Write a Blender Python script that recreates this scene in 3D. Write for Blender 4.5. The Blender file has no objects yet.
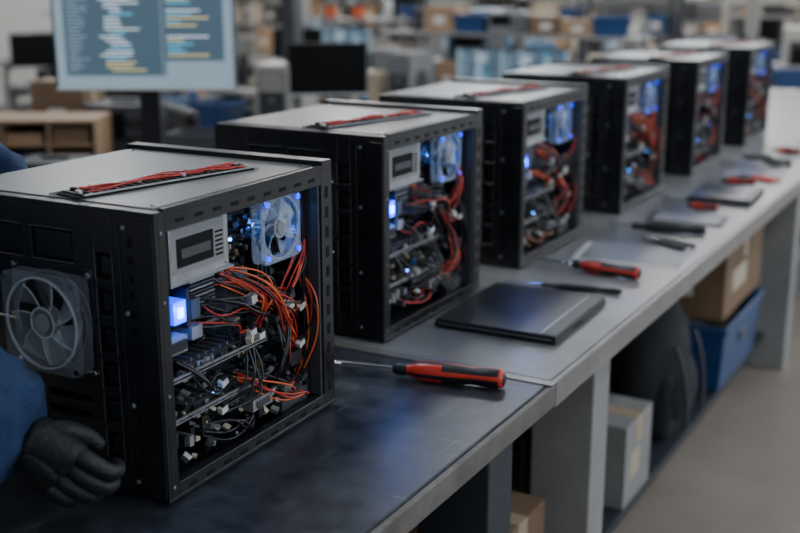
import bpy, bmesh, math, random
from mathutils import Matrix, Vector, Euler
BZ = 0.9
COL = bpy.context.scene.collection
R = math.radians

# ------------------------------------------------------------------ materials
def mat(name, col, rough=0.5, metal=0.0, emis=None, estr=0.0, alpha=1.0, noise=None, bump=0.0, bscale=60, spec=0.5, trans=0.0, scuff=None):
    m = bpy.data.materials.new(name); m.use_nodes = True
    nt = m.node_tree; b = nt.nodes['Principled BSDF']
    b.inputs['Base Color'].default_value = (*col, 1)
    b.inputs['Roughness'].default_value = rough
    b.inputs['Metallic'].default_value = metal
    b.inputs['Alpha'].default_value = alpha
    b.inputs['Specular IOR Level'].default_value = spec
    b.inputs['Transmission Weight'].default_value = trans
    if emis:
        b.inputs['Emission Color'].default_value = (*emis, 1)
        b.inputs['Emission Strength'].default_value = estr
    if noise or bump:
        tc = nt.nodes.new('ShaderNodeTexCoord')
    if noise:
        col2, scale, lo, hi = noise
        n = nt.nodes.new('ShaderNodeTexNoise'); n.inputs['Scale'].default_value = scale
        n.inputs['Detail'].default_value = 10; n.inputs['Roughness'].default_value = 0.68
        r = nt.nodes.new('ShaderNodeValToRGB')
        r.color_ramp.elements[0].position = lo; r.color_ramp.elements[1].position = hi
        r.color_ramp.elements[0].color = (*col, 1); r.color_ramp.elements[1].color = (*col2, 1)
        nt.links.new(tc.outputs['Object'], n.inputs['Vector'])
        nt.links.new(n.outputs['Fac'], r.inputs['Fac'])
        last = r.outputs['Color']
        if scuff:
            for (sc, th, cc) in scuff:
                mp = nt.nodes.new('ShaderNodeMapping'); mp.inputs['Scale'].default_value = sc; mp.inputs['Rotation'].default_value = (0,0,sc[0]*.07)
                n3 = nt.nodes.new('ShaderNodeTexNoise'); n3.inputs['Scale'].default_value = 1.0; n3.inputs['Detail'].default_value = 6
                nt.links.new(tc.outputs['Object'], mp.inputs['Vector']); nt.links.new(mp.outputs['Vector'], n3.inputs['Vector'])
                r3 = nt.nodes.new('ShaderNodeValToRGB'); r3.color_ramp.elements[0].position = th; r3.color_ramp.elements[1].position = th+.07
                nt.links.new(n3.outputs['Fac'], r3.inputs['Fac'])
                mx = nt.nodes.new('ShaderNodeMixRGB'); mx.inputs['Color2'].default_value = (*cc,1)
                nt.links.new(r3.outputs['Color'], mx.inputs['Fac']); nt.links.new(last, mx.inputs['Color1']); last = mx.outputs['Color']
        nt.links.new(last, b.inputs['Base Color'])
        mr = nt.nodes.new('ShaderNodeMapRange')
        mr.inputs['To Min'].default_value = max(0.05, rough-0.12); mr.inputs['To Max'].default_value = min(1, rough+0.12)
        nt.links.new(n.outputs['Fac'], mr.inputs['Value'])
        nt.links.new(mr.outputs['Result'], b.inputs['Roughness'])
    if bump:
        n2 = nt.nodes.new('ShaderNodeTexNoise'); n2.inputs['Scale'].default_value = bscale; n2.inputs['Detail'].default_value = 5
        bp = nt.nodes.new('ShaderNodeBump'); bp.inputs['Strength'].default_value = bump; bp.inputs['Distance'].default_value = 0.01
        nt.links.new(tc.outputs['Object'], n2.inputs['Vector'])
        nt.links.new(n2.outputs['Fac'], bp.inputs['Height'])
        nt.links.new(bp.outputs['Normal'], b.inputs['Normal'])
    return m

M = {}
M['black'] = mat('black_steel', (0.0035,0.004,0.0055), 0.34, 0.0, noise=((0.010,0.011,0.015), 12, .35,.7))
M['black2'] = mat('black_recess', (0.001,0.001,0.0015), 0.7, spec=.2)
M['topgrey'] = mat('grey_top_sheet', (0.11,0.112,0.118), 0.38, 0.6, noise=((0.19,0.192,0.198), 6, .3,.7))
M['silver'] = mat('zinc_plate', (0.27,0.275,0.285), 0.35, 0.75, noise=((0.42,0.425,0.44), 20,.3,.7))
M['steel'] = mat('bright_steel', (0.6,0.6,0.62), 0.22, 1.0)
M['pcb'] = mat('pcb_dark', (0.004,0.008,0.012), 0.42, noise=((0.014,0.024,0.028), 90,.45,.6))
M['pcbg'] = mat('pcb_teal', (0.008,0.028,0.032), 0.45, noise=((0.018,0.05,0.052), 90,.45,.6))
M['plas'] = mat('black_plastic', (0.008,0.008,0.010), 0.42)
M['grey'] = mat('grey_plastic', (0.19,0.195,0.205), 0.5)
M['dgrey'] = mat('dark_grey_plastic', (0.038,0.041,0.048), 0.5)
M['beige'] = mat('ivory_connector', (0.42,0.36,0.26), 0.5)
M['conn'] = mat('white_nylon_connector', (0.58,0.57,0.53), 0.45)
M['white'] = mat('white_plastic', (0.58,0.59,0.58), 0.45)
M['yellow'] = mat('yellow_wire', (0.55,0.36,0.05), 0.45)
M['red'] = mat('red_wire', (0.44,0.020,0.012), 0.38)
M['orange'] = mat('orange_wire', (0.60,0.10,0.022), 0.38)
M['wblack'] = mat('black_wire', (0.005,0.005,0.007), 0.33)
M['gold'] = mat('gold_contact', (0.5,0.32,0.12), 0.35, 0.9)
M['clear'] = mat('clear_fan_plastic', (0.34,0.39,0.45), 0.14, alpha=0.12, spec=0.9)
M['clear2'] = mat('clear_blade_plastic', (0.45,0.52,0.60), 0.14, alpha=0.15, spec=0.9)
M['frost'] = mat('frosted_rim_plastic', (0.50,0.57,0.65), 0.2, alpha=0.38, spec=0.9)
M['frost2'] = mat('frosted_fan_plastic', (0.45,0.54,0.68), 0.18, alpha=0.28, spec=0.9)
M['led'] = mat('blue_led', (0.01,0.05,.6), 0.3, emis=(0.0,0.05,1.0), estr=2.4)
M['ledw'] = mat('blue_led_core', (0.1,0.3,1), 0.3, emis=(0.04,0.26,1.0), estr=14)
M['hred'] = mat('handle_red', (0.58,0.035,0.015), 0.33)
M['hblack'] = mat('handle_black_rubber', (0.009,0.009,0.012), 0.45)
M['bench_dark'] = mat('dark_bench_top', (0.015,0.018,0.024), 0.33, 0.0, noise=((0.050,0.056,0.070), 22,.38,.72), bump=0.05, bscale=400,
    scuff=[((3,140,1),.66,(.11,.12,.14)),((120,5,1),.67,(.10,.11,.13)),((240,240,1),.68,(.14,.15,.17)),((4,9,1),.60,(.045,.052,.066))])
M['bench_lite'] = mat('grey_bench_top', (0.135,0.136,0.138), 0.33, 0.0, noise=((0.235,0.233,0.23), 8,.3,.75), bump=0.03, bscale=300,
    scuff=[((3,120,1),.68,(.30,.30,.30)),((200,200,1),.70,(.06,.06,.06)),((5,3,1),.60,(.12,.12,.12))])
M['edge_lite'] = mat('bench_edge_metal', (0.15,0.147,0.142), 0.38, 0.5, noise=((0.26,0.25,0.24), 8,.3,.7))
M['edge_wood'] = mat('bench_edge_worn', (0.055,0.050,0.046), 0.55, 0.0, noise=((0.14,0.125,0.112), 14,.3,.7))
M['leg_lite'] = mat('leg_light_grey', (0.20,0.20,0.20), 0.5, 0.1, noise=((0.28,0.275,0.265), 4,.3,.7))
M['leg_dark'] = mat('leg_dark_blue', (0.014,0.022,0.031), 0.5)
M['card'] = mat('cardboard', (0.27,0.165,0.09), 0.85, noise=((0.34,0.22,0.13), 7,.3,.7))
M['card2'] = mat('cardboard_dark', (0.14,0.085,0.048), 0.85, noise=((0.19,0.12,0.07), 7,.3,.7))
M['tape'] = mat('packing_tape', (0.35,0.27,0.18), 0.3)
M['blue'] = mat('blue_bin_plastic', (0.010,0.045,0.145), 0.45)
M['blue2'] = mat('blue_pale', (0.07,0.14,0.24), 0.5)
M['wood'] = mat('plywood', (0.24,0.14,0.075), 0.6, noise=((0.33,0.205,0.12), 5,.3,.7))
M['paper'] = mat('paper', (0.60,0.585,0.55), 0.8)
M['floor'] = mat('floor_concrete', (0.20,0.17,0.145), 0.42, noise=((0.31,0.265,0.23), 1.6,.3,.7), bump=0.05, bscale=30)
M['wall'] = mat('wall_paint', (0.36,0.37,0.37), 0.8, noise=((0.42,0.43,0.43), 1.0,.3,.7))
M['ceil'] = mat('ceiling_paint', (0.4,0.42,0.45), 0.9, noise=((0.45,0.47,0.5), 1.0,.3,.7))
M['fab'] = mat('blue_workwear', (0.006,0.022,0.075), 0.85, noise=((0.015,0.045,0.13), 22,.3,.7), bump=0.6, bscale=220)
M['glove'] = mat('black_glove', (0.0025,0.003,0.004), 0.58, noise=((0.006,0.007,0.010), 40,.3,.7), bump=0.3, bscale=120)
M['skin'] = mat('skin', (0.52,0.30,0.22), 0.5)
M['hair'] = mat('hair_brown', (0.03,0.018,0.012), 0.6)
M['bag'] = mat('bag_fabric', (0.008,0.009,0.012), 0.85, bump=0.4, bscale=30)
M['lap_lid'] = mat('laptop_lid', (0.048,0.050,0.055), 0.40, 0.5)
M['scr'] = mat('screen_panel', (0.02,0.03,0.04), 0.3, emis=(0.065,0.11,0.155), estr=1.0)
M['scr_side'] = mat('screen_side', (0.02,0.03,0.04), 0.3, emis=(0.27,0.37,0.46), estr=1.0)
M['scr_t1'] = mat('screen_text', (0.5,0.5,0.5), 0.3, emis=(0.55,0.68,0.80), estr=1.0)
M['scr_t2'] = mat('screen_text_blue', (0.1,0.4,0.5), 0.3, emis=(0.06,0.42,0.68), estr=1.0)
M['scr_t3'] = mat('screen_text_gold', (0.6,0.5,0.2), 0.3, emis=(0.55,0.48,0.20), estr=1.0)
M['win'] = mat('window_daylight', (0.8,0.9,1), 0.3, emis=(0.84,0.92,1.0), estr=7.5)
M['win2'] = mat('window_daylight_dim', (0.8,0.9,1), 0.3, emis=(0.82,0.91,1.0), estr=3.2)  # glow of the added right-wall windows, fill for the open cases
M['tube'] = mat('lamp_diffuser', (0.9,0.95,1), 0.3, emis=(0.9,0.95,1.0), estr=4.0)  # glowing face of the added ceiling lamps
M['stainless'] = mat('machine_enamel', (0.40,0.385,0.35), 0.4, 0.1)

# ------------------------------------------------------------------ mesh builder
class B:
    def __init__(s): s.bm = bmesh.new(); s.mats = []
    def mi(s, k):
        if k not in s.mats: s.mats.append(k)
        return s.mats.index(k)
    def _fin(s, verts, k, mtx):
        bmesh.ops.transform(s.bm, matrix=mtx, verts=verts)
        i = s.mi(k); fs = set()
        for v in verts: fs.update(v.link_faces)
        for f in fs: f.material_index = i
        return fs
    def box(s, lo, hi, k, rot=None):
        c = Vector([(a+b)/2 for a,b in zip(lo,hi)]); d = [abs(b-a) for a,b in zip(lo,hi)]
        r = bmesh.ops.create_cube(s.bm, size=1.0)
        m = Matrix.Translation(c) @ ((Euler(rot).to_matrix().to_4x4()) if rot else Matrix.Identity(4)) @ Matrix.Diagonal((*d,1))
        return s._fin(r['verts'], k, m)
    def cbox(s, c, d, k, rot=None):
        return s.box([c[i]-d[i]/2 for i in range(3)], [c[i]+d[i]/2 for i in range(3)], k, rot)
    def cyl(s, c, r, h, k, axis='Z', seg=16, r2=None, rot=None):
        q = bmesh.ops.create_cone(s.bm, cap_ends=True, segments=seg, radius1=r, radius2=r if r2 is None else r2, depth=h)
        e = {'Z':(0,0,0),'X':(0,R(90),0),'Y':(R(90),0,0)}[axis]
        m = Matrix.Translation(c) @ (Euler(rot).to_matrix().to_4x4() if rot else Matrix.Identity(4)) @ Euler(e).to_matrix().to_4x4()
        return s._fin(q['verts'], k, m)
    def ball(s, c, sc, k, seg=16, rot=None):
        q = bmesh.ops.create_uvsphere(s.bm, u_segments=seg, v_segments=seg//2+2, radius=1)
        m = Matrix.Translation(c) @ (Euler(rot).to_matrix().to_4x4() if rot else Matrix.Identity(4)) @ Matrix.Diagonal((*sc,1))
        fs = s._fin(q['verts'], k, m)
        for f in fs: f.smooth = True
        return fs
    def faces(s, vs, fl, k, smooth=False):
        i = s.mi(k); bv = [s.bm.verts.new(v) for v in vs]
        for f in fl:
            try:
                nf = s.bm.faces.new([bv[j] for j in f]); nf.material_index = i; nf.smooth = smooth
            except ValueError: pass
    def lathe(s, prof, seg=20, matf=None, k='hblack'):
        rings = []
        for x, r in prof:
            rings.append([s.bm.verts.new((x, r*math.cos(2*math.pi*j/seg), r*math.sin(2*math.pi*j/seg))) for j in range(seg)])
        for i in range(len(rings)-1):
            for j in range(seg):
                f = s.bm.faces.new([rings[i][j], rings[i][(j+1)%seg], rings[i+1][(j+1)%seg], rings[i+1][j]])
                f.smooth = True
                f.material_index = s.mi(matf(i, j) if matf else k)
        for rr, rev in ((rings[0], False), (rings[-1], True)):
            f = s.bm.faces.new(rr if rev else rr[::-1]); f.material_index = s.mi(matf(0 if not rev else len(rings)-2, 0) if matf else k)
    def mesh(s, name):
        bmesh.ops.recalc_face_normals(s.bm, faces=s.bm.faces[:])
        me = bpy.data.meshes.new(name); s.bm.to_mesh(me); s.bm.free()
        for k in s.mats: me.materials.append(M[k])
        return me
    def obj(s, name, parent=None, loc=(0,0,0), rz=0, bevel=0.0, rot=None, seg=2):
        return place(s.mesh(name), name, parent, loc, rz, bevel, rot, seg)

def place(data, name, parent=None, loc=(0,0,0), rz=0, bevel=0.0, rot=None, seg=2):
    o = bpy.data.objects.new(name, data); COL.objects.link(o)
    o.location = loc; o.rotation_euler = rot if rot else (0,0,rz)
    if parent: o.parent = parent
    if bevel:
        bv = o.modifiers.new('Bevel','BEVEL'); bv.width = bevel; bv.segments = seg; bv.limit_method='ANGLE'; bv.angle_limit = R(40)
    return o
def empty(name, loc=(0,0,0), rz=0):
    e = bpy.data.objects.new(name, None); COL.objects.link(e); e.location = loc; e.rotation_euler = (0,0,rz); e.empty_display_size=.05
    return e
def curve_data(name, splines, rad, k, res=5):
    c = bpy.data.curves.new(name, 'CURVE'); c.dimensions='3D'; c.bevel_depth = rad; c.bevel_resolution = 2; c.resolution_u = res
    c.use_fill_caps = True
    for pts in splines:
        sp = c.splines.new('NURBS'); sp.points.add(len(pts)-1)
        for p, q in zip(sp.points, pts): p.co = (*q, 1)
        sp.order_u = min(4, len(pts)); sp.use_endpoint_u = True
    c.materials.append(M[k])
    return c

# ------------------------------------------------------------------ room
def slab(name, lo, hi, k):
    b = B(); b.box(lo, hi, k); return b.obj(name)
XL, XR, YB, YF, ZC = -11.0, 3.2, 14.0, -3.0, 3.6
slab('floor', (XL-.2, YF-.2, -0.1), (XR+.2, YB+.2, 0), 'floor')
slab('ceiling', (XL-.2, YF-.2, ZC), (XR+.2, YB+.2, ZC+.1), 'ceil')
slab('wall_left', (XL-.2, YF-.2, 0), (XL, YB+.2, ZC), 'wall')
slab('wall_front', (XL, YF-.2, 0), (XR, YF, ZC), 'wall')
def wall_win(name, axis, pos, a0, a1, wins, z0, z1):
    b = B(); t = .2
    def bx(u0,u1,w0,w1):
        if axis=='Y': b.box((u0,pos,w0),(u1,pos+t,w1),'wall')
        else: b.box((pos,u0,w0),(pos+t,u1,w1),'wall')
    bx(a0,a1,0,z0); bx(a0,a1,z1,ZC)
    cur = a0
    for (p,q) in wins: bx(cur,p,z0,z1); cur=q
    bx(cur,a1,z0,z1); b.obj(name)
WB = [(-10.3,-8.2),(-7.6,-5.5),(-4.9,-2.8),(-2.2,-0.1),(.5,2.6)]
WR = [(-2.2,0.2),(0.9,3.3),(4.0,6.4),(7.1,9.5),(10.2,12.6)]
wall_win('wall_back','Y',YB,XL,XR,WB,1.75,3.3)
wall_win('wall_right','X',XR,YF,YB+.2,WR,1.0,3.2)
n=1
for (p,q) in WB:
    b=B(); b.box((p,YB+.12,1.75),(q,YB+.14,3.3),'win')
    for x in (p+.03,(p+q)/2,q-.03): b.box((x-.03,YB+.06,1.75),(x+.03,YB+.12,3.3),'dgrey')
    b.box((p,YB+.06,2.5),(q,YB+.12,2.55),'dgrey'); b.obj('window_%d'%n); n+=1
for (p,q) in WR:  # unseen windows, added as soft side light for the case interiors
    b=B(); b.box((XR+.12,p,1.0),(XR+.14,q,3.2),'win2')
    for y in (p+.03,(p+q)/2,q-.03): b.box((XR+.06,y-.03,1.0),(XR+.12,y+.03,3.2),'dgrey')
    b.obj('window_%d'%n); n+=1
slab('baseboard_back',(XL,YB-.02,0),(XR,YB,.1),'dgrey')
slab('baseboard_left',(XL,YF,0),(XL+.02,YB-.02,.1),'dgrey')

def area(name, loc, sx, sy, e, col=(0.90,0.95,1), rot=(0,0,0), parent=None):
    l = bpy.data.lights.new(name,'AREA'); l.shape='RECTANGLE'; l.size=sx; l.size_y=sy; l.energy=e; l.color=col
    o = bpy.data.objects.new(name,l); COL.objects.link(o); o.location=loc; o.rotation_euler=rot
    if parent: o.parent=parent
    return o
lampb=B(); lampb.box((-.16,-.65,-.04),(.16,.65,.05),'white'); lampb.box((-.14,-.63,-.05),(.14,.63,-.04),'tube'); lm=lampb.mesh('lamp_body')
for x in (-8.6,-5.4,-2.3,0.9):  # unseen ceiling lamps, added to light the benches and background
    for y in (-1.0,2.2,5.4,8.6,11.8):
        e=empty('ceiling_lamp',(x,y,ZC-.05)); place(lm,'housing',e)
        pw={-1.0:7,2.2:28,5.4:42,8.6:60,11.8:70}[y]
        if x>0: pw*=.75
        area('lamp_light',(0,0,-.07),.3,1.25,pw,col=(1.0,.93,.84) if y>8 else (.88,.94,1),parent=e)

# ------------------------------------------------------------------ workbenches
def bench(x0,x1,y0,y1,kt,ke,thick,legys,kl,shelf=.16,deckt=.03,trim=False):
    e=empty('workbench')
    b=B(); b.box((x0,y0,BZ-deckt),(x1,y1,BZ),kt); b.obj('deck',e,bevel=.004)
    b=B(); b.box((x1+.001,y0,BZ-thick),(x1+.012,y1,BZ-.001),ke); b.box((x1-.045,y0+.002,BZ-thick),(x1+.0005,y1-.002,BZ-deckt-.0005),ke)
    b.box((x0,y0,BZ-thick),(x0+.04,y1,BZ-deckt-.0005),ke); b.box((x0+.04,y0,BZ-thick),(x1-.045,y0+.02,BZ-deckt-.0005),ke)
    b.obj('rim',e,bevel=.003)
    if trim:
        b=B(); b.box((x0,y1-.022,BZ+.0003),(x1+.012,y1,BZ+.0022),'edge_lite'); b.box((x0,y1+.0005,BZ-thick),(x1+.012,y1+.004,BZ+.002),'edge_lite'); b.obj('end_trim',e,bevel=.0008)
    b=B()
    for ly in legys:
        b.box((x1-.20,ly,0),(x1-.05,ly+.11,BZ-thick-.0),kl); b.box((x0+.03,ly,0),(x0+.12,ly+.11,BZ-thick),kl)
        b.box((x0+.12,ly+.03,.06),(x1-.2,ly+.08,.14),kl)
    b.obj('legs',e,bevel=.004)
    b=B(); b.box((x0+.1,y0+.05,shelf-.025),(x1-.14,y1-.05,shelf),'leg_dark'); b.obj('lower_shelf',e)
    return e
X1=-.735; X0=-1.56
bench(X0,X1,-.6,1.885,'bench_dark','edge_wood',.045,[-.5,1.72],'leg_dark',.36,trim=True)
bench(X0-.02,X1-.005,1.895,7.6,'bench_lite','edge_lite',.055,[2.3,4.75,7.2],'leg_lite',.16)

# ------------------------------------------------------------------ computer case
W,L,H=.43,.462,.44
def fan_mesh(name, Rr=.058, T=.024, kr='clear', kb='clear2'):
    b=B(); N=48; s=Rr*1.10
    def ring(y0,y1,so,ri,k,inner=False):
        V=[];F=[]
        for i in range(N):
            a=2*math.pi*i/N+math.pi/4; c,d=math.cos(a),math.sin(a); m=max(abs(c),abs(d))
            ro=so if inner else min(so/m, so*1.33)
            for (r,y) in ((ro,y0),(ro,y1),(ri,y1),(ri,y0)): V.append((r*c,y,r*d))
        for i in range(N):
            j=(i+1)%N
            for q in range(4):
                F.append((4*i+q,4*i+(q+1)%4,4*j+(q+1)%4,4*j+q))
        b.faces(V,F,k)
    ring(-T/2,-T/2+.004,s,Rr,kr); ring(T/2-.004,T/2,s,Rr,kr)
    ring(-T/2-.001,-T/2+.002,Rr*1.03,Rr*.985,'frost',True)
    V=[];F=[]
    for i in range(N):
        a=2*math.pi*i/N; V+=[(Rr*1.01*math.cos(a),-T/2,Rr*1.01*math.sin(a)),(Rr*1.01*math.cos(a),T/2,Rr*1.01*math.sin(a))]
    for i in range(N): j=(i+1)%N; F.append((2*i,2*i+1,2*j+1,2*j))
    b.faces(V,F,kr,True)
    b.cyl((0,0,0),Rr*.34,T*.8,kb,'Y',24); b.cyl((0,-T*.42,0),Rr*.20,.002,'grey','Y',20)
    b.cyl((0,T*.3,0),Rr*.25,T*.3,'dgrey','Y',20)
    ring(-T*.42,-T*.36,Rr*.35,Rr*.31,'frost',True)
    for n in range(7):
        V=[];F=[];a0=2*math.pi*n/7; NR,NS=6,5
        for off in (0,.0014):
            for i in range(NR+1):
                r=Rr*(.33+.62*i/NR)
                for j in range(NS+1):
                    t=j/NS; a=a0+.35*(i/NR)+t*(.70)
                    V.append((r*math.cos(a),(t-.5)*T*.62+off,r*math.sin(a)))
        Q=(NR+1)*(NS+1)
        for i in range(NR):
            for j in range(NS):
                p=i*(NS+1)+j; F.append((p,p+1,p+NS+2,p+NS+1)); F.append((Q+p,Q+p+1,Q+p+NS+2,Q+p+NS+1))
        b.faces(V,F,kb,True)
        for i in range(NR):
            r=Rr*(.33+.62*(i+.5)/NR); a=a0+.35*((i+.5)/NR)
            b.cbox((r*math.cos(a),-.5*T*.62,r*math.sin(a)),(Rr*.11,.0014,.0014),'frost',rot=(0,-a,0))
    for n in range(4):
        a=n*math.pi/2+.4; b.cbox((Rr*.65*math.cos(a),T/2-.003,Rr*.65*math.sin(a)),(Rr*.72,.004,.006),'dgrey',rot=(0,-a,0))
    for sx in (-1,1):
        for sz in (-1,1): b.cyl((sx*s*.86,-T/2-.001,sz*s*.86),.004,.003,'steel','Y',10)
    return b.mesh(name)
FAN=fan_mesh('clear_fan'); FAN2=fan_mesh('frosted_fan',kr='frost2',kb='frost2')

FX=-.198
SL=[(.06,.10),(.115,.155),(.17,.21),(.225,.265),(.28,.32),(.335,.375)]
def frame_mesh():
    b=B(); t=.016
    f=.005
    for x in (-W+.05,-.05):
        for y in (.05,L-.05): b.cyl((x,y,f/2+.0002),.014,f,'plas','Z',16)
    z0=f
    b.box((-W,0,z0),(0,L,z0+.006),'black')
    b.box((-W,0,z0+.006),(-W+.004,L,H-.006),'black')
    b.box((-W+.004,L-.005,z0+.006),(-t,L,H-.006),'black')
    b.box((-W+.004,.007,z0+.006),(-t,.010,H-.006),'black2')
    def sheet(xa,xb,za,zb): b.box((xa,0,za),(xb,.007,zb),'black')
    sheet(-W,-.385,z0+.006,H-.006)
    z=z0+.006
    for a,c in [(.07,.10),(.12,.15)]: sheet(-.385,-.345,z,a); z=c
    sheet(-.385,-.345,z,H-.006)
    # lower sheet with a row of long ventilation slots
    sheet(-.345,-.112,z0+.006,.060)
    for q in range(4):
        za=.060+.026*q; sheet(-.345,-.320,za,za+.012); sheet(-.140,-.112,za,za+.012); sheet(-.235,-.225,za,za+.012); sheet(-.345,-.112,za+.012,za+.026)
    sheet(-.345,-.112,.164,.352)
    sheet(-.345,-.335,.352,.40); sheet(-.255,-.235,.352,.40); sheet(-.155,-.112,.352,.40); sheet(-.345,-.112,.40,H-.006)
    b.box((-.330,.003,.356),(-.260,.007,.396),'black'); b.box((-.230,.003,.356),(-.160,.007,.396),'black')
    for xa,xb in ((-.335,-.255),(-.235,-.155)):
        b.box((xa-.002,-.0014,.350),(xb+.002,0,.3525),'dgrey'); b.box((xa-.002,-.0014,.3995),(xb+.002,0,.402),'dgrey')  # lighter strips painted in as edge highlights along the cutouts
    z=z0+.006
    for a,c in SL: sheet(-.112,-.082,z,a); z=c
    sheet(-.112,-.082,z,H-.006)
    for a,c in SL:
        b.box((-.104,.003,a+.008),(-.088,.008,c-.008),'black')
        for q in (-.1135,-.0805): b.box((q-.0012,-.0012,a-.003),(q+.0012,0,c+.003),'dgrey')  # edge highlights beside the slots, put in as lighter strips
    sheet(-.082,-.0,z0+.006,H-.006)
    b.box((-.069,-.002,.02),(-.064,0,H-.02),'black'); b.box((-.03,-.003,.015),(-.002,0,H-.012),'black')
    for q in range(14): b.box((-.050,-.0012,.05+.026*q),(-.042,.0005,.062+.026*q),'black2')
    b.box((FX-.083,-.0025,.178),(FX+.081,0,.347),'black')
    for a in range(24):
        an=2*math.pi*a/24
        b.cbox((FX+.074*math.cos(an),-.0035,.262+.074*math.sin(an)),(.020,.002,.004),'dgrey',rot=(0,-an-math.pi/2,0))
    for z in (.03,.15,.29,.415): b.cyl((-.056,-.001,z),.0035,.003,'grey','Y',10)
    for (x,z) in ((FX+.073,.188),(FX+.073,.337),(FX-.075,.188),(FX-.075,.337)): b.cyl((x,-.004,z),.005,.004,'steel','Y',12)
    b.box((-t,.007,z0+.006),(0,.024,H-.006),'black'); b.box((-t,L-.034,z0+.006),(0,L,H-.006),'black')
    b.box((-t,.024,H-.030),(0,L-.034,H-.006),'black'); b.box((-t,.024,z0+.006),(0,L-.034,z0+.026),'black')
    b.box((-.030,.024,z0+.026),(-.026,.040,H-.03),'black'); b.box((-.030,L-.055,z0+.026),(-.026,L-.034,H-.03),'black')
    b.box((-.03,L-.040,z0+.026),(-.004,L-.034,H-.03),'dgrey')
    b.box((-W,0,H-.006),(0,.020,H),'black'); b.box((-W,.020,H-.006),(-W+.014,L-.03,H),'black'); b.box((-.018,.020,H-.006),(0,L-.03,H),'black')
    b.box((-W,L-.03,H-.006),(0,L,H+.010),'black'); b.box((-.010,.020,H),(0,L-.03,H+.003),'black')
    for i in range(7): b.box((-.080,L-.009,.06+.032*i),(-.022,L-.005,.084+.032*i),'dgrey')
    b.box((-.075,L-.016,.30),(-.022,L-.005,.39),'dgrey'); b.box((-.070,L-.019,.31),(-.045,L-.016,.38),'silver')
    # punched slots on the open-side posts and rails
    for q in range(11): b.box((-.0005,L-.022,.035+.035*q),(.0008,L-.012,.055+.035*q),'black2')
    for q in range(9): b.box((-.0005,.045+.043*q,H-.021),(.0008,.065+.043*q,H-.015),'black2'); b.box((-.0005,.045+.043*q,.015),(.0008,.065+.043*q,.021),'black2')
    for z in (.028,.17,.31,.41): b.cyl((.0008,.012,z),.0028,.002,'grey','X',8)
    return b.mesh('chassis')
def top_mesh():
    b=B(); b.box((-W+.014,.020,H-.005),(-.018,L-.03,H+.002),'topgrey')
    rz=-.22
    b.cbox((-.145,.19,H+.0035),(.056,.34,.003),'black2',rot=(0,0,rz))
    rn=random.Random(6)
    for i in range(21):
        t=(i-10)/10; y=.19+.155*t; x=-.145+.0347*t
        b.cbox((x,y,H+.006),(.050,.0045,.004),'dgrey' if i%2 else 'plas',rot=(0,0,rz))
        if rn.random()<.8: b.cbox((x+rn.uniform(-.018,.018),y,H+.009),(.010,.007,.006),rn.choice(['silver','plas','grey','conn']),rot=(0,0,rz))
    for s in (-1,1): b.cbox((-.145+s*.028,.19+s*.006,H+.005),(.0025,.34,.005),'silver',rot=(0,0,rz))
    for x in (-W+.03,-.03):
        for y in (.035,L-.05): b.cyl((x,y,H+.003),.004,.002,'steel','Z',10)
    return b.mesh('top_panel')
CH=frame_mesh(); TP=top_mesh()

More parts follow.
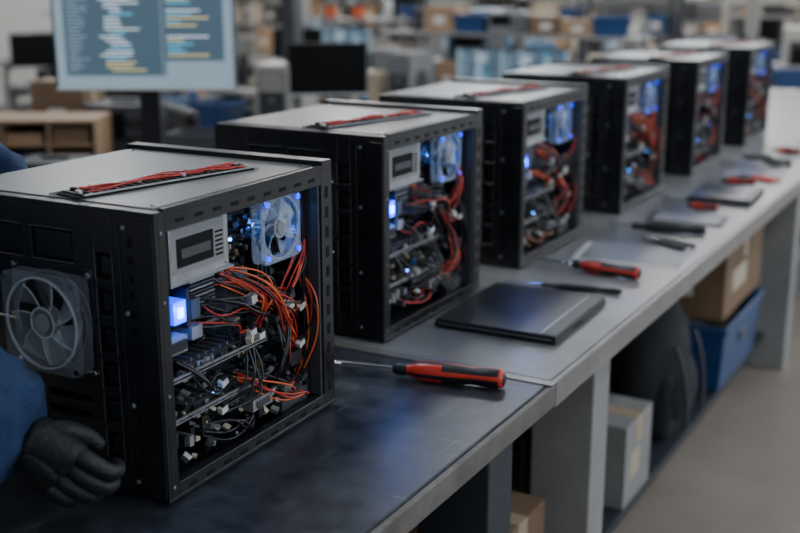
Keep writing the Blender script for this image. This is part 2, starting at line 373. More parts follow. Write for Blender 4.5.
def board_mesh(seed):
    rn=random.Random(seed); b=B(); X=-.085
    b.box((X-.012,.03,.02),(X-.009,L-.012,H-.03),'black')
    b.box((X-.006,.05,.05),(X,L-.03,.385),'pcb')
    for i in range(700):
        y=rn.uniform(.055,L-.05); z=rn.uniform(.055,.38); h=rn.uniform(.003,.020)
        k=rn.choice(['plas','plas','plas','dgrey','dgrey','grey','silver','beige','pcbg','gold','black2'])
        if rn.random()<.3: b.cyl((X+h/2,y,z),rn.uniform(.002,.0045),h,rn.choice(['silver','dgrey','plas','steel']),'X',8)
        else: b.box((X,y,z),(X+h,y+rn.uniform(.003,.014),z+rn.uniform(.002,.011)),k)
    for i in range(11): b.box((X,.22+.0055*i,.235),(X+.035,.2225+.0055*i,.295),'silver')
    b.box((X,.215,.23),(X+.006,.285,.30),'dgrey')
    for i in range(9): b.box((X,.125,.262+.006*i),(X+.040,.185,.2645+.006*i),'silver' if i%2 else 'dgrey')
    for i in range(4): b.box((X,.31+.012*i,.20),(X+.032,.3135+.012*i,.335),'pcbg' if i%2 else 'plas'); b.box((X,.308+.012*i,.195),(X+.008,.3155+.012*i,.34),'dgrey' if i%2 else 'plas')
    for (z,ya,yb,d) in ((.175,.035,.28,.066),(.105,.045,.30,.058)):
        b.box((X,ya,z),(X+d,yb,z+.003),'pcb'); b.box((X+d-.004,ya,z-.002),(X+d,yb,z+.006),'silver')
        b.box((X+.01,ya+.05,z+.003),(X+d-.012,yb-.03,z+.014),'plas')
        for i in range(26): b.box((X+.012,ya+.052+.006*i,z+.014),(X+d-.014,ya+.0535+.006*i,z+.020),'dgrey' if i%3 else 'silver')
        for i in range(34):
            y=rn.uniform(ya,yb-.02); b.box((X+d-.02,y,z+.003),(X+d-.02+rn.uniform(.004,.014),y+rn.uniform(.003,.010),z+rn.uniform(.005,.013)),rn.choice(['plas','plas','dgrey','beige','grey','silver','gold']))
    for z in (.145,.075,.215): b.box((X,.07,z),(X+.011,.28,z+.006),rn.choice(['grey','dgrey','plas']))
    b.box((-.105,.040,.322),(-.020,.190,.414),'silver'); b.box((-.021,.040,.322),(-.010,.044,.414),'silver'); b.box((-.020,.044,.322),(-.010,.190,.325),'silver')
    b.box((-.0205,.054,.336),(-.018,.178,.403),'grey'); b.box((-.0185,.066,.345),(-.0165,.150,.388),'black2'); b.box((-.0185,.074,.358),(-.0155,.142,.372),'dgrey')
    for q in range(6): b.box((-.0182,.156,.345+.007*q),(-.0172,.174,.348+.007*q),'black2')
    for (y,z) in ((.047,.33),(.184,.33),(.184,.407),(.047,.407)): b.cyl((-.019,y,z),.003,.003,'steel','X',8)
    b.box((-.07,.036,.215),(-.022,.085,.240),'grey'); b.box((-.022,.040,.220),(-.018,.080,.235),'plas')
    b.box((-.065,.040,.250),(-.030,.048,.306),'plas'); b.box((-.065,.097,.245),(-.03,.104,.306),'plas'); b.box((-.06,.108,.255),(-.03,.128,.285),'dgrey')
    b.box((-.06,.100,.225),(-.025,.125,.245),'silver')
    for i in range(8):
        y=.04+.014*i; z=.045+rn.uniform(0,.03)
        b.box((-.062,y,z),(-.026+rn.uniform(-.01,.004),y+.010,z+rn.uniform(.010,.022)),rn.choice(['beige','grey','plas','plas','dgrey','silver']))
    b.box((-.06,.24,.060),(-.02,.295,.080),'silver'); b.box((-.02,.25,.065),(-.018,.285,.075),'dgrey')
    b.box((-.075,.33,.022),(-.025,.41,.052),'dgrey'); b.box((-.07,.345,.052),(-.03,.40,.068),'silver'); b.box((-.06,.36,.10),(-.025,.395,.125),'plas')
    for i in range(120):
        y=rn.uniform(.03,.42); z=rn.uniform(.03,.13); x=rn.uniform(-.065,-.028); d=rn.uniform(.003,.010)
        b.cbox((x,y,z),(d*1.4,d,d),rn.choice(['plas','plas','grey','beige','dgrey','silver','gold','black2']),rot=(rn.random(),rn.random(),rn.random()))
    return b.mesh('mainboard')
def loom(seed):
    rn=random.Random(seed); out=[]; ends=[]
    sets={'red':[], 'wblack':[], 'orange':[]}
    groups=[((-.05,.20,.305),(-.035,.27,.185),7),((-.04,.15,.27),(-.03,.31,.205),7),((-.045,.19,.29),(-.035,.36,.23),9),
            ((-.05,.22,.30),(-.03,.38,.14),9),((-.045,.10,.245),(-.03,.24,.20),4),((-.04,.25,.20),(-.04,.17,.09),5),((-.035,.33,.21),(-.04,.30,.075),8),
            ((-.05,.12,.07),(-.035,.26,.055),4),((-.05,.40,.33),(-.04,.34,.22),8),((-.04,.22,.13),(-.04,.38,.06),6),((-.05,.26,.27),(-.04,.40,.20),7),((-.04,.41,.25),(-.04,.40,.07),5),((-.03,.07,.20),(-.03,.16,.14),3)]
    for s,e,cnt in groups:
        bulge=Vector((rn.uniform(.02,.04),rn.uniform(-.02,.06),rn.uniform(-.05,.02)))
        dark = rn.random()<.4
        for c in range(cnt):
            j=lambda a: Vector((rn.uniform(-a,a)*.6,rn.uniform(-a,a),rn.uniform(-a,a)))
            p0=Vector(s)+j(.008); p3=Vector(e)+j(.012)
            p1=p0.lerp(p3,.3)+bulge+j(.026); p2=p0.lerp(p3,.7)+bulge*.7+j(.026); pm=p0.lerp(p3,.5)+bulge*1.1+j(.024)
            pts=[]
            for p in (p0,p1,pm,p2,p3):
                p.x=max(-.078,min(-.004,p.x)); p.y=max(.03,min(L-.045,p.y)); p.z=max(.035,min(H-.06,p.z)); pts.append(tuple(p))
            k=rn.choices(['red','wblack','orange'],[.10,.87,.03] if dark else [.40,.46,.14])[0]; sets[k].append(pts)
        ends.append((Vector(e)+Vector((.012,0,0)),rn.choice(['conn','plas','beige','conn','dgrey']),rn.random()))
    for k,sp in sets.items():
        if sp: out.append(('cable_loom_'+{'red':'red','wblack':'black','orange':'orange'}[k],curve_data('cables_'+k,sp,.0016 if k!='wblack' else .0020,k)))
    b=B()
    for p,k,a in ends:
        b.cbox(p,(.010,.015,.011),k,rot=(a,a*.5,0)); b.cbox(p+Vector((.002,.0,.009)),(.007,.010,.007),'plas' if k!='plas' else 'dgrey',rot=(a,a*.5,0))
    b.cbox((-.018,.245,.255),(.010,.014,.019),'conn',rot=(.4,.2,0)); b.cbox((-.016,.345,.215),(.01,.018,.013),'conn',rot=(.7,.2,0)); b.cbox((-.018,.235,.190),(.010,.015,.012),'beige',rot=(.5,0,.3))
    out.append(('plugs',b.mesh('plugs')))
    sp=[]
    for i in range(5):
        sp.append([(-.182+.07*t+.009*math.sin(9*t+i*1.7)+.004*i,.045+.29*t,H+.011+.003*math.sin(14*t+i)) for t in [q/11 for q in range(12)]])
    out.append(('roof_wires',curve_data('roof_wires',sp,.0012,'red')))
    return out
b=B(); b.box((-.056,.062,.258),(-.026,.090,.292),'led'); b.box((-.026,.070,.267),(-.023,.081,.283),'ledw')
b.box((-.046,.225,.35),(-.042,.229,.354),'ledw')
for (y,zz) in ((.293,.397),(.382,.397),(.293,.308),(.382,.308)): b.box((-.019,y-.004,zz-.004),(-.015,y+.004,zz+.004),'led')
b.box((-.026,.14,.125),(-.023,.144,.128),'ledw'); b.box((-.030,.35,.16),(-.027,.354,.163),'ledw')
LED=b.mesh('led_module')
BO=[board_mesh(3),board_mesh(8),board_mesh(15)]; LO=[loom(5),loom(21),loom(33)]
CASES=[(-1.023,1.125,R(1.3)),(-1.125,1.922,0),(-1.122,2.625,0),(-1.115,3.42,0),(-1.11,4.25,0),(-1.11,5.14,0)]
for i,(x,y,rz) in enumerate(CASES):
    e=empty('computer_case',(x,y,BZ),rz)
    place(CH,'chassis',e,bevel=.0010,seg=1); place(TP,'top_panel',e,bevel=.0008,seg=1)
    place(BO[i%3],'mainboard',e)
    f=place(FAN,'front_fan',e,(FX,-.0175,.262)); f.scale=(1.18,1,1.18)
    f=place(FAN2,'rear_fan',e,(-.032,.338,.352)); f.rotation_euler=(0,0,R(90)); f.scale=(.88,.88,.88)
    place(LED,'blue_lamp_module',e)
    for nm,d in LO[i%3]: place(d,nm,e)
    place(curve_data('fan_lead',[[(FX-.06,-.02,.26),(-.30,-.03,.265),(-.34,-.02,.262),(-.37,.0,.25),(-.365,.004,.14)]],.002,'beige'),'fan_lead',e)
    for (lx,ly,lz,en) in ((-.006,.078,.276,.30),(-.062,.338,.352,.12)):
        pl=bpy.data.lights.new('led_glow','POINT'); pl.energy=en; pl.color=(.04,.22,1); pl.shadow_soft_size=.006
        o=bpy.data.objects.new('led_glow',pl); COL.objects.link(o); o.parent=e; o.location=(lx,ly,lz)

# ------------------------------------------------------------------ tools on bench
def screwdriver(p0,p1,hl,rad,shaft,name='screwdriver',kA='hred',k2='hblack',bent=False):
    a=Vector(p0);c=Vector(p1);d=(c-a);Lt=d.length;ang=math.atan2(d.y,d.x)
    e=empty(name,(a.x,a.y,BZ+rad+.0005),ang)
    b=B(); x0=Lt-hl
    prof=[(0,.45),(.03,.62),(.08,.66),(.13,.55),(.18,.72),(.25,.95),(.35,1.0),(.45,1.0),(.62,.93),(.72,.80),(.78,.88),(.9,.98),(.95,.92),(.985,.75),(1,.4)]
    def mf(i,j):
        if i<3: return k2
        if i<7: return k2 if j%7 in (0,1) else kA
        if i<12: return k2 if j%7 in (0,1,2,3,4) else kA
        return kA if i==12 else k2
    b.lathe([(x0+t*hl,r*rad) for t,r in prof],seg=28,matf=mf)
    b.obj('handle',e)
    b=B(); b.cyl(((x0)/2+.005,0,0),shaft,x0+.01,'steel','X',12); b.cbox((0.004,0,0),(.018,shaft*2.6,shaft*.8),'steel')
    if bent: b.cyl((-.004,-.010,0),shaft*.9,.024,'steel','Y',10)
    b.obj('shaft',e,bevel=.0004)
    return e
screwdriver((-1.125,1.732),(-.795,1.808),.220,.0200,.0042,bent=True)
screwdriver((-1.09,2.70),(-.812,2.679),.19,.018,.003)
screwdriver((-1.095,2.478),(-.811,2.532),.20,.008,.003,'marker_pen','hblack')
screwdriver((-1.078,3.225),(-.80,3.275),.22,.014,.003,'screwdriver','hblack')
screwdriver((-1.03,3.62),(-.86,3.66),.10,.012,.003)
screwdriver((-1.02,4.13),(-.85,4.17),.12,.015,.003)
screwdriver((-.98,4.62),(-.82,4.70),.12,.014,.003,'screwdriver','hblack')
screwdriver((-1.0,5.0),(-.84,5.02),.12,.015,.003)
def pliers(x,y,rz,k='hblack'):
    e=empty('pliers',(x,y,BZ+.001),rz); b=B()
    b.cyl((0,0,.008),.012,.014,'steel','Z',16)
    for s in (-1,1):
        b.cbox((.028,s*.005,.008),(.05,.009,.011),'steel',rot=(0,0,-s*.06))
    b.obj('jaws',e,bevel=.001)
    sp=[[(0,s*.004,.009),(-.03,s*.018,.009),(-.07,s*.026,.009),(-.12,s*.020,.009)] for s in (-1,1)]
    place(curve_data('grips',sp,.0075,k),'grips',e)
pliers(-.90,3.11,2.7); pliers(-.88,5.35,2.2,'hred'); pliers(-.93,4.85,.6); pliers(-.90,4.33,2.6,'hred')
def laptop(x0,x1,y0,y1,rz=0):
    cx,cy=(x0+x1)/2,(y0+y1)/2; w,d=(x1-x0)/2,(y1-y0)/2
    e=empty('laptop',(cx,cy,BZ),rz)
    b=B(); b.box((-w,-d,.003),(w,d,.013),'plas')
    for sx in (-1,1):
        for sy in (-1,1): b.cyl((sx*(w-.03),sy*(d-.03),.0018),.008,.003,'hblack','Z',12)
    b.obj('base',e,bevel=.003)
    b=B(); b.box((-w+.001,-d+.002,.0145),(w-.001,d-.002,.021),'lap_lid'); b.cyl((-w+.02,0,.0137),.006,d*1.5,'plas','Y',12)
    b.obj('lid',e,bevel=.003)
    b=B(); b.box((-.035,-.03,.0211),(.035,.035,.0213),'dgrey'); b.box((w-.035,-d+.01,.0212),(w-.003,d-.01,.0216),'plas'); b.box((w-.038,-d+.01,.0212),(w-.035,d-.01,.0220),'silver'); b.obj('lid_trim',e)
    b=B(); b.box((w,-.06,.006),(w+.0006,.0,.010),'black2'); b.box((-w+.01,-d-.0006,.011),(w-.01,-d,.013),'silver'); b.obj('ports',e)
laptop(-1.095,-.812,2.085,2.43,.03)
laptop(-1.0,-.785,3.76,4.04,.05)
b=B(); b.box((-.14,-.11,0),(.14,.11,.0015),'paper'); b.box((-.12,-.09,.0015),(.15,.12,.003),'grey'); b.obj('paper_sheets',None,(-.925,2.93,BZ+.0003),.15)
b=B(); b.box((-.12,-.08,0),(.12,.08,.004),'dgrey'); b.box((-.10,-.065,.004),(.10,.065,.006),'grey'); b.obj('work_mat',None,(-.91,3.47,BZ+.0003),.1,bevel=.001)
b=B(); b.box((-.12,-.1,0),(.12,.1,.0015),'grey'); b.obj('paper_sheets',None,(-.92,4.47,BZ+.0003),.15)

# ------------------------------------------------------------------ generic props
def cardboard_box(x,y,z,w,d,h,rz=0,k='card'):
    b=B()
    b.box((-w/2,-d/2,0),(w/2,d/2,h-.002),k); b.box((-w/2,-d/2,h-.002),(w/2,-.002,h+.002),k); b.box((-w/2,.002,h-.002),(w/2,d/2,h+.002),k)
    b.box((-w/2-.0008,-.025,h*.7),(w/2+.0008,.025,h+.003),'tape'); b.box((-w*.2,-d/2-.001,h*.3),(w*.15,-d/2,h*.62),'paper')
    b.box((w/2,-d*.3,h*.3),(w/2+.001,d*.05,h*.62),'beige')
    return b.obj('cardboard_box',None,(x,y,z+.001),rz,bevel=.002,seg=1)
def storage_bin(x,y,z,w,d,h,rz=0,k='blue'):
    b=B(); lo=.9
    V=[];F=[]
    for (s,zz) in ((lo,0),(1,h),(1-.05,h),(lo-.05,.01)):
        for sx,sy in ((-1,-1),(1,-1),(1,1),(-1,1)): V.append((sx*w/2*s,sy*d/2*s,zz))
    F.append((3,2,1,0)); F.append((12,13,14,15))
    for l in range(3):
        for i in range(4): F.append((l*4+i,l*4+(i+1)%4,(l+1)*4+(i+1)%4,(l+1)*4+i))
    b.faces(V,F,k)
    for s in (-1,1):
        b.box((-w/2-.008,s*d/2-.006,h-.02),(w/2+.008,s*d/2+.006,h+.003),k); b.box((s*w/2-.006,-d/2,h-.02),(s*w/2+.006,d/2,h+.003),k)
        b.box((s*w/2*.97-.006,-.05,h*.55),(s*w/2*.97+.006,.05,h*.7),'dgrey')
    b.box((-w*.4,-d*.4,.012),(w*.4,d*.4,h*.7),'dgrey')
    return b.obj('storage_bin',None,(x,y,z+.001),rz,bevel=.003,seg=1)
def monitor(x,y,z,w,h,lift,rz,code=True):
    e=empty('monitor',(x,y,z),rz); b=B()
    b.box((-w/2,0,lift),(w/2,.028,lift+h),'plas'); b.box((-w/2+.06,.028,lift+.06),(w/2-.06,.05,lift+h-.06),'plas')
    b.box((-w/2,-.003,lift),(w/2,0,lift+.010),'white'); b.box((-w/2,-.003,lift+.010),(-w/2+.008,0,lift+h),'plas'); b.box((w/2-.008,-.003,lift+.010),(w/2,0,lift+h),'grey'); b.box((-w/2+.008,-.003,lift+h-.008),(w/2-.008,0,lift+h),'plas')
    b.obj('display',e,bevel=.002)
    b=B(); b.box((-.035,.03,.012),(.035,.06,lift+h*.4),'plas'); b.box((-.11,-.06,0.001),(.11,.11,.012),'plas'); b.obj('stand',e,bevel=.003)
    b=B(); x0,x1,z0,z1=-w/2+.008,w/2-.008,lift+.010,lift+h-.008
    if code:
        b.box((x0,-.001,z0),(x1,0,z1),'scr'); sw=(x1-x0)
        b.box((x0,-.0015,z0),(x0+.05*sw,-.001,z1),'scr_side'); b.box((x0+.60*sw,-.0015,z0),(x0+.605*sw,-.001,z1),'scr_side'); b.box((x0+.95*sw,-.0015,z0),(x1,-.001,z1),'scr_side')
        b.box((x0,-.0015,z0),(x1,-.001,z0+.04),'scr_side'); b.box((x0+.62*sw,-.0015,z0+.04),(x0+.95*sw,-.001,z0+.09),'scr_side')
        rn=random.Random(4); zz=z1-.02
        while zz>z0+.055:
            ind=rn.choice([0,.03,.06]); k=rn.choice(['scr_t1','scr_t2','scr_t1','scr_t3'])
            b.box((x0+(.25+ind)*sw,-.0016,zz),(x0+(.29+ind+rn.uniform(.03,.18))*sw,-.001,zz+.005),k)
            if rn.random()<.7 and zz>z0+.10: b.box((x0+.63*sw,-.0016,zz),(x0+(.67+rn.uniform(.03,.2))*sw,-.001,zz+.005),rn.choice(['scr_t2','scr_t1','scr_t3']))
            b.box((x0+.07*sw,-.0016,zz),(x0+(.10+rn.uniform(.02,.1))*sw,-.001,zz+.004),'scr_side')
            zz-=.0125
    else: b.box((x0,-.001,z0),(x1,0,z1),'black2')
    b.obj('screen_image',e)
    return e
def table(x0,x1,y0,y1,z,k='bench_lite',kl='leg_dark',rz=0,riser=False):
    cx,cy=(x0+x1)/2,(y0+y1)/2;w,d=(x1-x0)/2,(y1-y0)/2
    b=B(); b.box((-w,-d,z-.035),(w,d,z),k)
    for sx in (-1,1):
        for sy in (-1,1): b.cbox((sx*(w-.05),sy*(d-.05),(z-.035)/2),(.05,.05,z-.035),kl)
        b.cbox((sx*(w-.05),0,z-.07),(.03,2*d-.15,.05),kl); 
    b.cbox((0,d-.05,z-.07),(2*w-.15,.03,.05),kl); b.box((-w+.06,-d+.06,.2),(w-.06,d-.06,.225),kl)
    if riser:
        for sx in (-1,0,1): b.cbox((sx*(w-.04),d-.04,z+.27),(.04,.04,.54),'leg_lite')
        b.box((-w,d-.30,z+.42),(w,d,z+.44),'leg_lite')
    b.obj('worktable',None,(cx,cy,0),rz,bevel=.003,seg=1)
def instrument(x,y,z,w,d,h,rz,k='grey'):
    b=B(); b.box((-w/2,-d/2,.008),(w/2,d/2,h),k); b.box((-w*.44,-d/2-.004,h*.35),(w*.1,-d/2,h*.88),'black2')
    for i in range(4): b.cyl((w*.18+i%2*w*.16,-d/2-.008,h*(.35+.35*(i//2))),h*.08,.018,'plas','Y',14)
    for s in (-1,1): b.box((s*w*.38-.012,-d/2+.02,0),(s*w*.38+.012,d/2-.02,.008),'plas')
    b.box((-w*.2,-.01,h),(w*.2,.01,h+.012),'plas')
    b.obj('bench_instrument',None,(x,y,z+.001),rz,bevel=.004,seg=1)
def tower(x,y,z,w,d,h,rz,k='black'):
    b=B(); b.box((-w/2,-d/2,.008),(w/2,d/2,h),k); b.box((-w*.4,-d/2-.004,h*.1),(w*.4,-d/2,h*.9),'dgrey')
    for i in range(3): b.box((-w*.36,-d/2-.006,h*(.62+.09*i)),(w*.36,-d/2-.004,h*(.69+.09*i)),k)
    b.cyl((0,-d/2-.006,h*.5),.012,.006,'silver','Y',14); b.cyl((w/2+.002,0,h*.5),h*.2,.004,'dgrey','X',24)
    for s in (-1,1): b.box((s*w*.35-.012,-d/2+.03,0),(s*w*.35+.012,d/2-.03,.008),'plas')
    b.obj('desktop_computer',None,(x,y,z+.001),rz,bevel=.004,seg=1)
def papers(x,y,z,rz,n=5):
    rn=random.Random(int(x*100+y*10)); b=B()
    for i in range(n):
        a=rn.uniform(-.3,.3); b.cbox((rn.uniform(-.03,.03),rn.uniform(-.03,.03),.003+.006*i),(.21,.297,.005),rn.choice(['paper','white','paper']),rot=(0,0,a))
    b.obj('paper_stack',None,(x,y,z+.0005),rz)
def spool(x,y,z,k='red'):
    b=B(); b.cyl((0,0,.006),.08,.012,'dgrey','Z',24); b.cyl((0,0,.06),.055,.10,k,'Z',24); b.cyl((0,0,.115),.08,.012,'dgrey','Z',24); b.cyl((0,0,.123),.02,.006,'black2','Z',16)
    b.obj('wire_spool',None,(x,y,z+.0005))
def bottle(x,y,z,k='white'):
    b=B(); b.cyl((0,0,.07),.035,.14,k,'Z',20); b.cyl((0,0,.155),.035,.03,k,'Z',20,r2=.012); b.cyl((0,0,.185),.012,.03,'plas','Z',16)
    b.obj('spray_bottle',None,(x,y,z+.0005))
def chair(x,y,rz,k='plas'):
    e=empty('office_chair',(x,y,0),rz); b=B()
    for i in range(5):
        a=i*2*math.pi/5; b.cbox((.15*math.cos(a),.15*math.sin(a),.08),(.30,.035,.03),'dgrey',rot=(0,0,a)); b.ball((.29*math.cos(a),.29*math.sin(a),.03),(.03,.03,.029),'plas',10)
    b.cyl((0,0,.26),.025,.36,'steel','Z',16); b.obj('base',e)
    b=B(); b.box((-.24,-.23,.44),(.24,.24,.52),k); b.obj('seat',e,bevel=.03,seg=4)
    b=B(); b.box((-.22,.23,.60),(.22,.29,1.08),k); b.obj('backrest',e,bevel=.03,seg=4)
    b=B(); b.cbox((0,.24,.55),(.05,.03,.2),'dgrey')
    for s in (-1,1): b.box((s*.27-.02,-.1,.66),(s*.27+.02,.16,.69),'plas'); b.box((s*.27-.012,.02,.48),(s*.27+.012,.06,.66),'dgrey'); b.box((min(s*.2,s*.28),.02,.47),(max(s*.2,s*.28),.06,.49),'dgrey')
    b.obj('arms',e,bevel=.004)
def rack(x,y,w,d,h,rz,seed,lv=5):
    rn=random.Random(seed); e=empty('shelf_rack',(x,y,0),rz); b=B()
    for sx in (-1,1):
        for sy in (-1,1): b.cbox((sx*(w/2-.02),sy*(d/2-.02),h/2),(.04,.04,h),'dgrey')
    zs=[.12+(h-.2)*i/(lv-1) for i in range(lv)]
    for z in zs: b.box((-w/2,-d/2,z-.03),(w/2,d/2,z),'grey')
    b.obj('frame',e)
    b=B()
    for z,zn in zip(zs,zs[1:]+[h+.4]):
        xx=-w/2+.05
        while xx<w/2-.1:
            ww=rn.uniform(.08,.30); hh=rn.uniform(.35,.9)*(zn-z-.05)
            if xx+ww>w/2-.03: break
            if rn.random()<.9:
                k=rn.choice(['card','card2','card','plas','grey','dgrey','blue2','beige','paper','leg_lite','blue','stainless'])
                b.box((xx,-d/2+rn.uniform(.01,.06),z),(xx+ww,d/2-.03,z+hh),k); b.box((xx+ww*.3,-d/2+.004,z+hh*.3),(xx+ww*.7,-d/2+.08,z+hh*.6),'paper' if k!='paper' else 'blue')
            xx+=ww+rn.uniform(.01,.05)
    b.obj('stored_boxes',e,bevel=.003,seg=1)
def cabinet(x,y,w,d,h,rz,k='stainless'):
    b=B(); b.box((-w/2,-d/2,.05),(w/2,d/2,h),k); b.box((-w/2+.03,-d/2+.03,0),(w/2-.03,d/2-.03,.05),'plas')
    b.box((-w*.42,-d/2-.006,h*.55),(w*.1,-d/2,h*.92),'dgrey'); b.box((-w*.38,-d/2-.008,h*.6),(w*.06,-d/2-.006,h*.88),'black2')
    b.box((w*.16,-d/2-.006,h*.5),(w*.42,-d/2,h*.9),'grey'); b.box((-w*.45,-d/2-.006,.1),(-.005,-d/2,h*.48),k); b.box((.005,-d/2-.006,.1),(w*.45,-d/2,h*.48),k)
    for i in range(6): b.cyl((w*(.22+.07*(i%3)),-d/2-.012,h*(.6+.1*(i//3))),.012,.014,['red','yellow','plas'][i%3],'Y',12)
    for s in (-1,1): b.box((s*.03-.006,-d/2-.02,h*.2),(s*.03+.006,-d/2-.006,h*.36),'steel')
    b.obj('machine_cabinet',None,(x,y,0),rz,bevel=.008,seg=2)

# under-bench items
cardboard_box(-1.02,1.46,.36,.30,.36,.27,.0,'card2'); cardboard_box(-1.05,.95,.36,.36,.4,.24,.05,'card')
cardboard_box(-1.01,2.98,.16,.26,.24,.25,.0,'leg_lite'); cardboard_box(-1.3,2.7,.16,.3,.4,.4,.0,'card2')
storage_bin(-1.03,4.22,.16,.34,.62,.25,.0,'blue'); cardboard_box(-1.04,4.22,.44,.33,.6,.26,.0,'card2')
storage_bin(-1.03,5.4,.16,.34,.5,.25,.0,'dgrey'); cardboard_box(-1.03,6.2,.16,.34,.5,.4,.0,'card2')
cardboard_box(-1.03,2.12,.16,.3,.26,.3,0,'card2')
tower(-1.1,2.58,.16,.2,.26,.38,0); tower(-1.3,3.3,.16,.2,.4,.45,0); tower(-1.36,3.75,.16,.2,.4,.45,0)
e=empty('backpack',(-1.02,3.52,.162)); b=B()
b.ball((0,0,.24),(.13,.20,.24),'bag',28); b.ball((.10,0,.15),(.06,.14,.12),'bag',24); b.cbox((.02,0,.12),(.2,.3,.23),'bag'); b.obj('body',e,bevel=.03,seg=3)
place(curve_data('strap',[[(.0,-.1,.44),(.05,-.12,.5),(.1,-.02,.49),(.08,.06,.45)],[(.12,-.12,.33),(.17,-.1,.2),(.17,-.12,.06)],[(.12,.10,.33),(.17,.11,.2),(.16,.1,.06)]],.008,'dgrey'),'straps',e)

# ------------------------------------------------------------------ background
TZ=.9
table(-4.9,-2.35,2.55,3.75,TZ,'bench_dark')
monitor(-2.66,2.93,TZ,.62,.37,.37,R(29.5))
def organiser(x,y,z,rz):
    e=empty('wooden_organiser',(x,y,z+.001),rz); b=B(); w,d,h=.56,.3,.2
    b.box((-w/2,-d/2,0),(w/2,d/2,.012),'wood'); b.box((-w/2,-d/2,h-.012),(w/2,d/2,h),'wood'); b.box((-w/2,d/2-.01,.012),(w/2,d/2,h-.012),'wood')
    for i in range(4): xx=-w/2+(w-.012)*i/3; b.box((xx,-d/2,.012),(xx+.012,d/2-.01,h-.012),'wood')
    b.box((-w/2+.012,-d/2+.005,.095),(w/2-.012,d/2-.01,.105),'wood'); b.obj('carcass',e,bevel=.001,seg=1)
    b=B(); rn=random.Random(2)
    for i in range(3):
        for zz in (.012,.105):
            x0=-w/2+.02+i*(w-.012)/3; b.box((x0,-d/2+.02,zz),(x0+.14,d/2-.05,zz+rn.uniform(.03,.07)),rn.choice(['dgrey','card','plas','card2']))
    b.obj('contents',e)
organiser(-3.52,3.20,TZ,R(32)); cardboard_box(-4.1,3.3,TZ,.35,.3,.16,.4,'card'); papers(-3.02,3.32,TZ,.3,8); papers(-2.75,3.45,TZ,1.0,9)
instrument(-3.15,2.95,TZ,.26,.22,.09,R(25),'dgrey'); spool(-2.6,3.62,TZ,'wblack'); instrument(-3.4,3.6,TZ,.3,.2,.22,R(25),'dgrey'); cardboard_box(-3.75,3.62,TZ,.25,.2,.3,.3,'card2')
bottle(-4.3,3.5,TZ,'blue'); storage_bin(-3.0,3.62,TZ,.24,.18,.12,.4,'dgrey')
rn=random.Random(77)
def fill(x0,x1,y0,y1,z,nx,ny,hs=1.0,kinds=None):
    for i in range(nx):
        for j in range(ny):
            x=x0+(i+.5)*(x1-x0)/nx+rn.uniform(-.02,.02); y=y0+(j+.5)*(y1-y0)/ny+rn.uniform(-.02,.02); a=rn.uniform(-.15,.5)
            k=rn.choice(kinds or ['box','inst','tower','bin','paper','spool','inst','monitor','bottle','box','monitor'])
            if k=='box': cardboard_box(x,y,z,rn.uniform(.14,.24),rn.uniform(.14,.24),rn.uniform(.10,.26)*hs,a,rn.choice(['card','card2','card','beige','paper']))
            elif k=='inst': instrument(x,y,z,.24,.2,rn.uniform(.1,.2)*hs,a,rn.choice(['grey','dgrey','black','stainless','stainless','dgrey']))
            elif k=='tower': tower(x,y,z,.17,.26,.34*hs,a,rn.choice(['black','grey','dgrey','stainless']))
            elif k=='bin': storage_bin(x,y,z,.22,.2,.14*hs,a,rn.choice(['blue','blue2','blue','grey','plas']))
            elif k=='monitor': monitor(x,y,z,.42,.26,.12,R(rn.uniform(15,50)),rn.random()<.5)
            elif k=='spool': spool(x,y,z,rn.choice(['red','wblack','blue','orange']))
            elif k=='bottle': bottle(x,y,z,rn.choice(['white','blue','dgrey']))
            else: papers(x,y,z,a,rn.randint(3,9))
T=[(-5.2,-3.0,4.6,5.5,0),(-3.9,-2.1,6.0,6.9,1),(-6.8,-4.9,5.9,6.8,0),(-5.6,-3.6,7.6,8.5,1),(-3.1,-1.3,8.0,8.9,0),(-8.8,-6.6,7.6,8.5,1),(-5.2,-3.0,9.8,10.7,0),(-2.6,-.6,10.2,11.1,1),(-8.2,-6.0,9.8,10.7,0)]
SM=['box','bin','spool','bottle','inst','box','bin']
for q,(a,b_,c,d,rs) in enumerate(T):
    table(a,b_,c,d,.85,rn.choice(['bench_lite','bench_lite','grey','wood','bench_dark']),rn.choice(['leg_dark','leg_lite','dgrey']),riser=bool(rs))
    if q==0:
        monitor(-3.17,4.85,.85,.42,.27,.20,R(38),False); tower(-3.45,4.82,.85,.18,.28,.36,.3,'stainless'); fill(a+.08,b_-.65,c+.03,d-.33,.85,4,2)
        fill(a+.08,b_-.08,d-.28,d-.02,.85,6,1,1,SM); continue
    fill(a+.08,b_-.08,c+.03,d-.33,.85,6,2)
    if rs: fill(a+.08,b_-.08,d-.28,d-.02,.85+.44,7,1,.8,SM)
    fill(a+.08,b_-.08,d-.28,d-.02,.85,6,1,1,SM)
chair(-3.25,4.15,2.6); chair(-4.6,7.2,.4); chair(-2.3,7.4,.9,'blue'); chair(-6.2,7.2,-.4); chair(-3.9,9.2,.3,'blue2')
for i,(x,y) in enumerate([(-9.6,13.2),(-7.9,13.3),(-6.2,13.2),(-4.5,13.3),(-2.9,13.2),(-1.2,13.3),(.5,13.2)]):
    rack(x,y,1.5,.5,1.9,0,100+i)
for i,(x,y) in enumerate([(-5.0,11.9),(-8.2,11.8)]): rack(x,y,1.2,.5,1.6,.1,200+i,4)
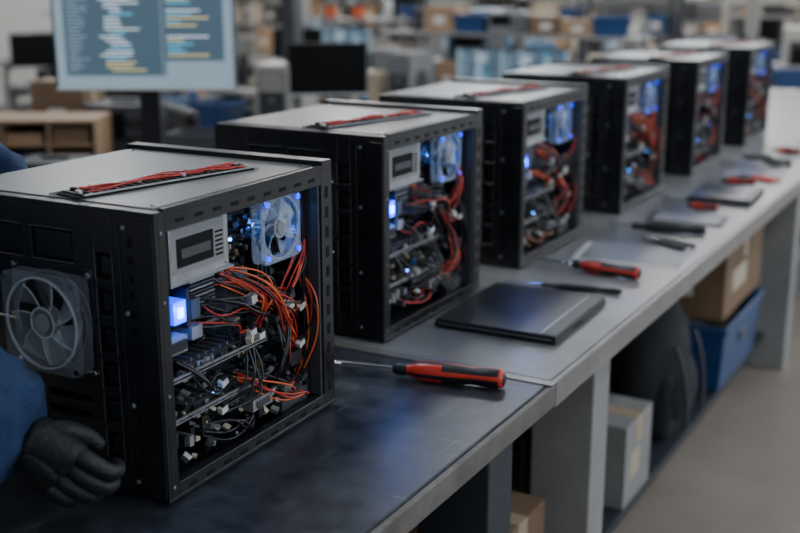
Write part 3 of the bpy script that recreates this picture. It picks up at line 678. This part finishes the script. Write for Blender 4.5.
cabinet(-2.4,12.0,1.0,.6,1.5,.2); cabinet(-1.55,9.6,.55,.5,1.25,.2); cabinet(-3.45,7.2,.42,.4,1.42,.5,'blue2'); cabinet(-6.4,11.9,.9,.6,1.6,.3,'grey'); cabinet(-.45,9.2,.6,.5,1.35,0,'dgrey'); cabinet(-1.3,11.9,.8,.6,1.6,0,'stainless'); cabinet(-7.4,5.0,.9,.6,1.5,.8,'grey')
for (x,y,k) in [(-4.05,5.80,'dgrey'),(-2.05,9.4,'leg_lite'),(-6.3,9.2,'leg_lite')]:
    b=B(); b.box((-.05,-.05,0),(.05,.05,ZC),k); b.box((-.12,-.12,0),(.12,.12,.02),k); b.box((-.055,-.03,1.0),(.055,.03,1.2),'dgrey'); b.obj('support_column',None,(x,y,0),bevel=.006)

# ------------------------------------------------------------------ worker
wtex=bpy.data.textures.new('cloth_folds','CLOUDS'); wtex.noise_scale=.055; wtex.noise_depth=1
def skin(name, pts, edges, radii, k, parent=None, sub=2, root=0, folds=0):
    me=bpy.data.meshes.new(name); me.from_pydata(pts,edges,[]); me.materials.append(M[k])
    o=bpy.data.objects.new(name,me); COL.objects.link(o)
    m=o.modifiers.new('Skin','SKIN'); m.use_smooth_shade=True
    for i,r in enumerate(radii):
        d=me.skin_vertices[0].data[i]; d.radius=(r,r) if not isinstance(r,tuple) else r; d.use_root=(i==root)
    s=o.modifiers.new('Sub','SUBSURF'); s.levels=sub; s.render_levels=sub
    if folds:
        d=o.modifiers.new('Folds','DISPLACE'); d.texture=wtex; d.strength=folds; d.mid_level=.5; d.texture_coords='LOCAL'
    if parent: o.parent=parent
    return o
wk=empty('worker')
z=BZ
P=[(-1.98,1.20,z+.06),(-1.90,1.19,z+.20),(-1.80,1.18,z+.36),(-1.74,1.18,z+.46),(-1.70,1.17,z+.53),
   (-1.66,.98,z+.43),(-1.45,.910,z+.26),(-1.37,.920,z+.235),(-1.29,.935,z+.200),(-1.22,.950,z+.175),(-1.165,.965,z+.155),(-1.135,.975,z+.142),
   (-1.78,1.36,z+.42),(-1.675,1.46,z+.375),(-1.60,1.45,z+.27),(-1.53,1.42,z+.17),
   (-1.98,1.10,z-.05),(-1.95,1.08,.47),(-2.0,1.08,.10),(-1.98,1.31,z-.05),(-1.95,1.33,.47),(-2.0,1.33,.10)]
E=[(0,1),(1,2),(2,3),(3,4),(3,5),(5,6),(6,7),(7,8),(8,9),(9,10),(10,11),(3,12),(12,13),(13,14),(14,15),(0,16),(16,17),(17,18),(0,19),(19,20),(20,21)]
RA=[.14,.145,.155,.12,.06,.095,.100,.098,.108,.098,.092,.080,.08,.060,.052,.042,.10,.07,.055,.10,.07,.055]
skin('coverall',P,E,RA,'fab',wk,sub=4,folds=.034)
for y in (1.08,1.33):
    b=B(); b.box((-2.06,y-.05,.002),(-1.80,y+.05,.06),'plas'); b.box((-2.06,y-.045,.06),(-1.94,y+.045,.14),'plas'); b.obj('boot',wk,bevel=.02,seg=3)
def hand(name, Mx, curls=None):
    cols=[(.036,.082),(.013,.088),(-.011,.084),(-.033,.074)]
    pv=[(-.03,0,0),(0,0,0),(.03,0,.018),(.03,0,-.016),(.07,0,.030),(.072,0,.010),(.070,0,-.011),(.064,0,-.030)]
    pe=[(0,1),(1,2),(1,3),(2,4),(2,5),(3,6),(3,7)]
    skin(name+'_palm',[tuple(Mx@Vector(p)) for p in pv],pe,[.036,.038,.032,.031,.019,.020,.0195,.018],'glove',wk)
    for n,(zz,xk) in enumerate(cols):
        c=(curls or [1,1,1,1])[n]; pts=[(xk-.03,0,zz*.85)]; p=Vector((xk-.004,-.003,zz)); pts.append(tuple(p)); a=.35*c
        for q,ln in enumerate((.040,.027,.021)):
            ln*= (1.0,1.08,1.0,.82)[n]
            p=p+Vector((math.cos(a)*ln,math.sin(a)*ln,-.001)); pts.append(tuple(p)); a+=.75*c
        skin(name+'_finger_%d'%(n+1),[tuple(Mx@Vector(q)) for q in pts],[(i,i+1) for i in range(4)],[.0140,.0142,.0134,.0124,.0105],'glove',wk)
    pts=[(.008,.004,.020),(.030,.018,.040),(.055,.034,.044),(.078,.046,.038)]
    skin(name+'_thumb',[tuple(Mx@Vector(q)) for q in pts],[(0,1),(1,2),(2,3)],[.018,.016,.014,.0115],'glove',wk)
def frame(origin,x,y):
    x=Vector(x).normalized(); y=Vector(y); y=(y-x*y.dot(x)).normalized(); zz=x.cross(y)
    m=Matrix((x,y,zz)).transposed().to_4x4(); m.translation=Vector(origin); return m
hand('right_hand',frame((-1.142,.985,z+.138),(.90,.20,-.76),(-.30,1,-.15)),curls=[1.35,1.4,1.45,1.5])
hand('left_hand',frame((-1.535,1.418,z+.155),(.26,-.1,-1),(1,0,.3)),curls=[.25,.25,.25,.25])
b=B(); hc=Vector((-1.62,1.17,z+.65)); b.ball((0,0,0),(.095,.077,.118),'skin',32)
for v in b.bm.verts:
    if v.co.z<-.02 and v.co.x>-.02: v.co.y*=1-.25*(-v.co.z)/.118; v.co.x*=.94
b.ball((.094,0,-.012),(.018,.012,.022),'skin',12)
for s in (-1,1):
    b.ball((.080,s*.030,.012),(.014,.014,.010),'white',12); b.ball((.091,s*.030,.012),(.005,.006,.006),'hair',8); b.ball((-.005,s*.078,-.005),(.018,.010,.032),'skin',12)
    b.cbox((.090,s*.030,.034),(.008,.030,.006),'hair')
b.ball((.084,0,-.055),(.010,.024,.007),'hred',12)
b.ball((-.016,0,.030),(.092,.083,.104),'hair',28)
b.obj('head',wk,tuple(hc),rot=(0,R(38),0))
skin('neck',[(-1.72,1.17,z+.49),(-1.68,1.17,z+.56),(-1.64,1.17,z+.61)],[(0,1),(1,2)],[.062,.056,.055],'skin',wk)

# ------------------------------------------------------------------ world & camera
w=bpy.data.worlds.new('World'); bpy.context.scene.world=w; w.use_nodes=True
w.node_tree.nodes['Background'].inputs[0].default_value=(.6,.75,1,1); w.node_tree.nodes['Background'].inputs[1].default_value=.15
cam=bpy.data.cameras.new('camera'); cam.lens=50; cam.sensor_width=36
co=bpy.data.objects.new('camera',cam); COL.objects.link(co); co.location=(0,0,BZ+.755); co.rotation_euler=(R(90-14.7),0,R(29.5))
cam.dof.use_dof=True; cam.dof.focus_distance=1.82; cam.dof.aperture_fstop=2.4; cam.clip_start=.05
bpy.context.scene.camera=co
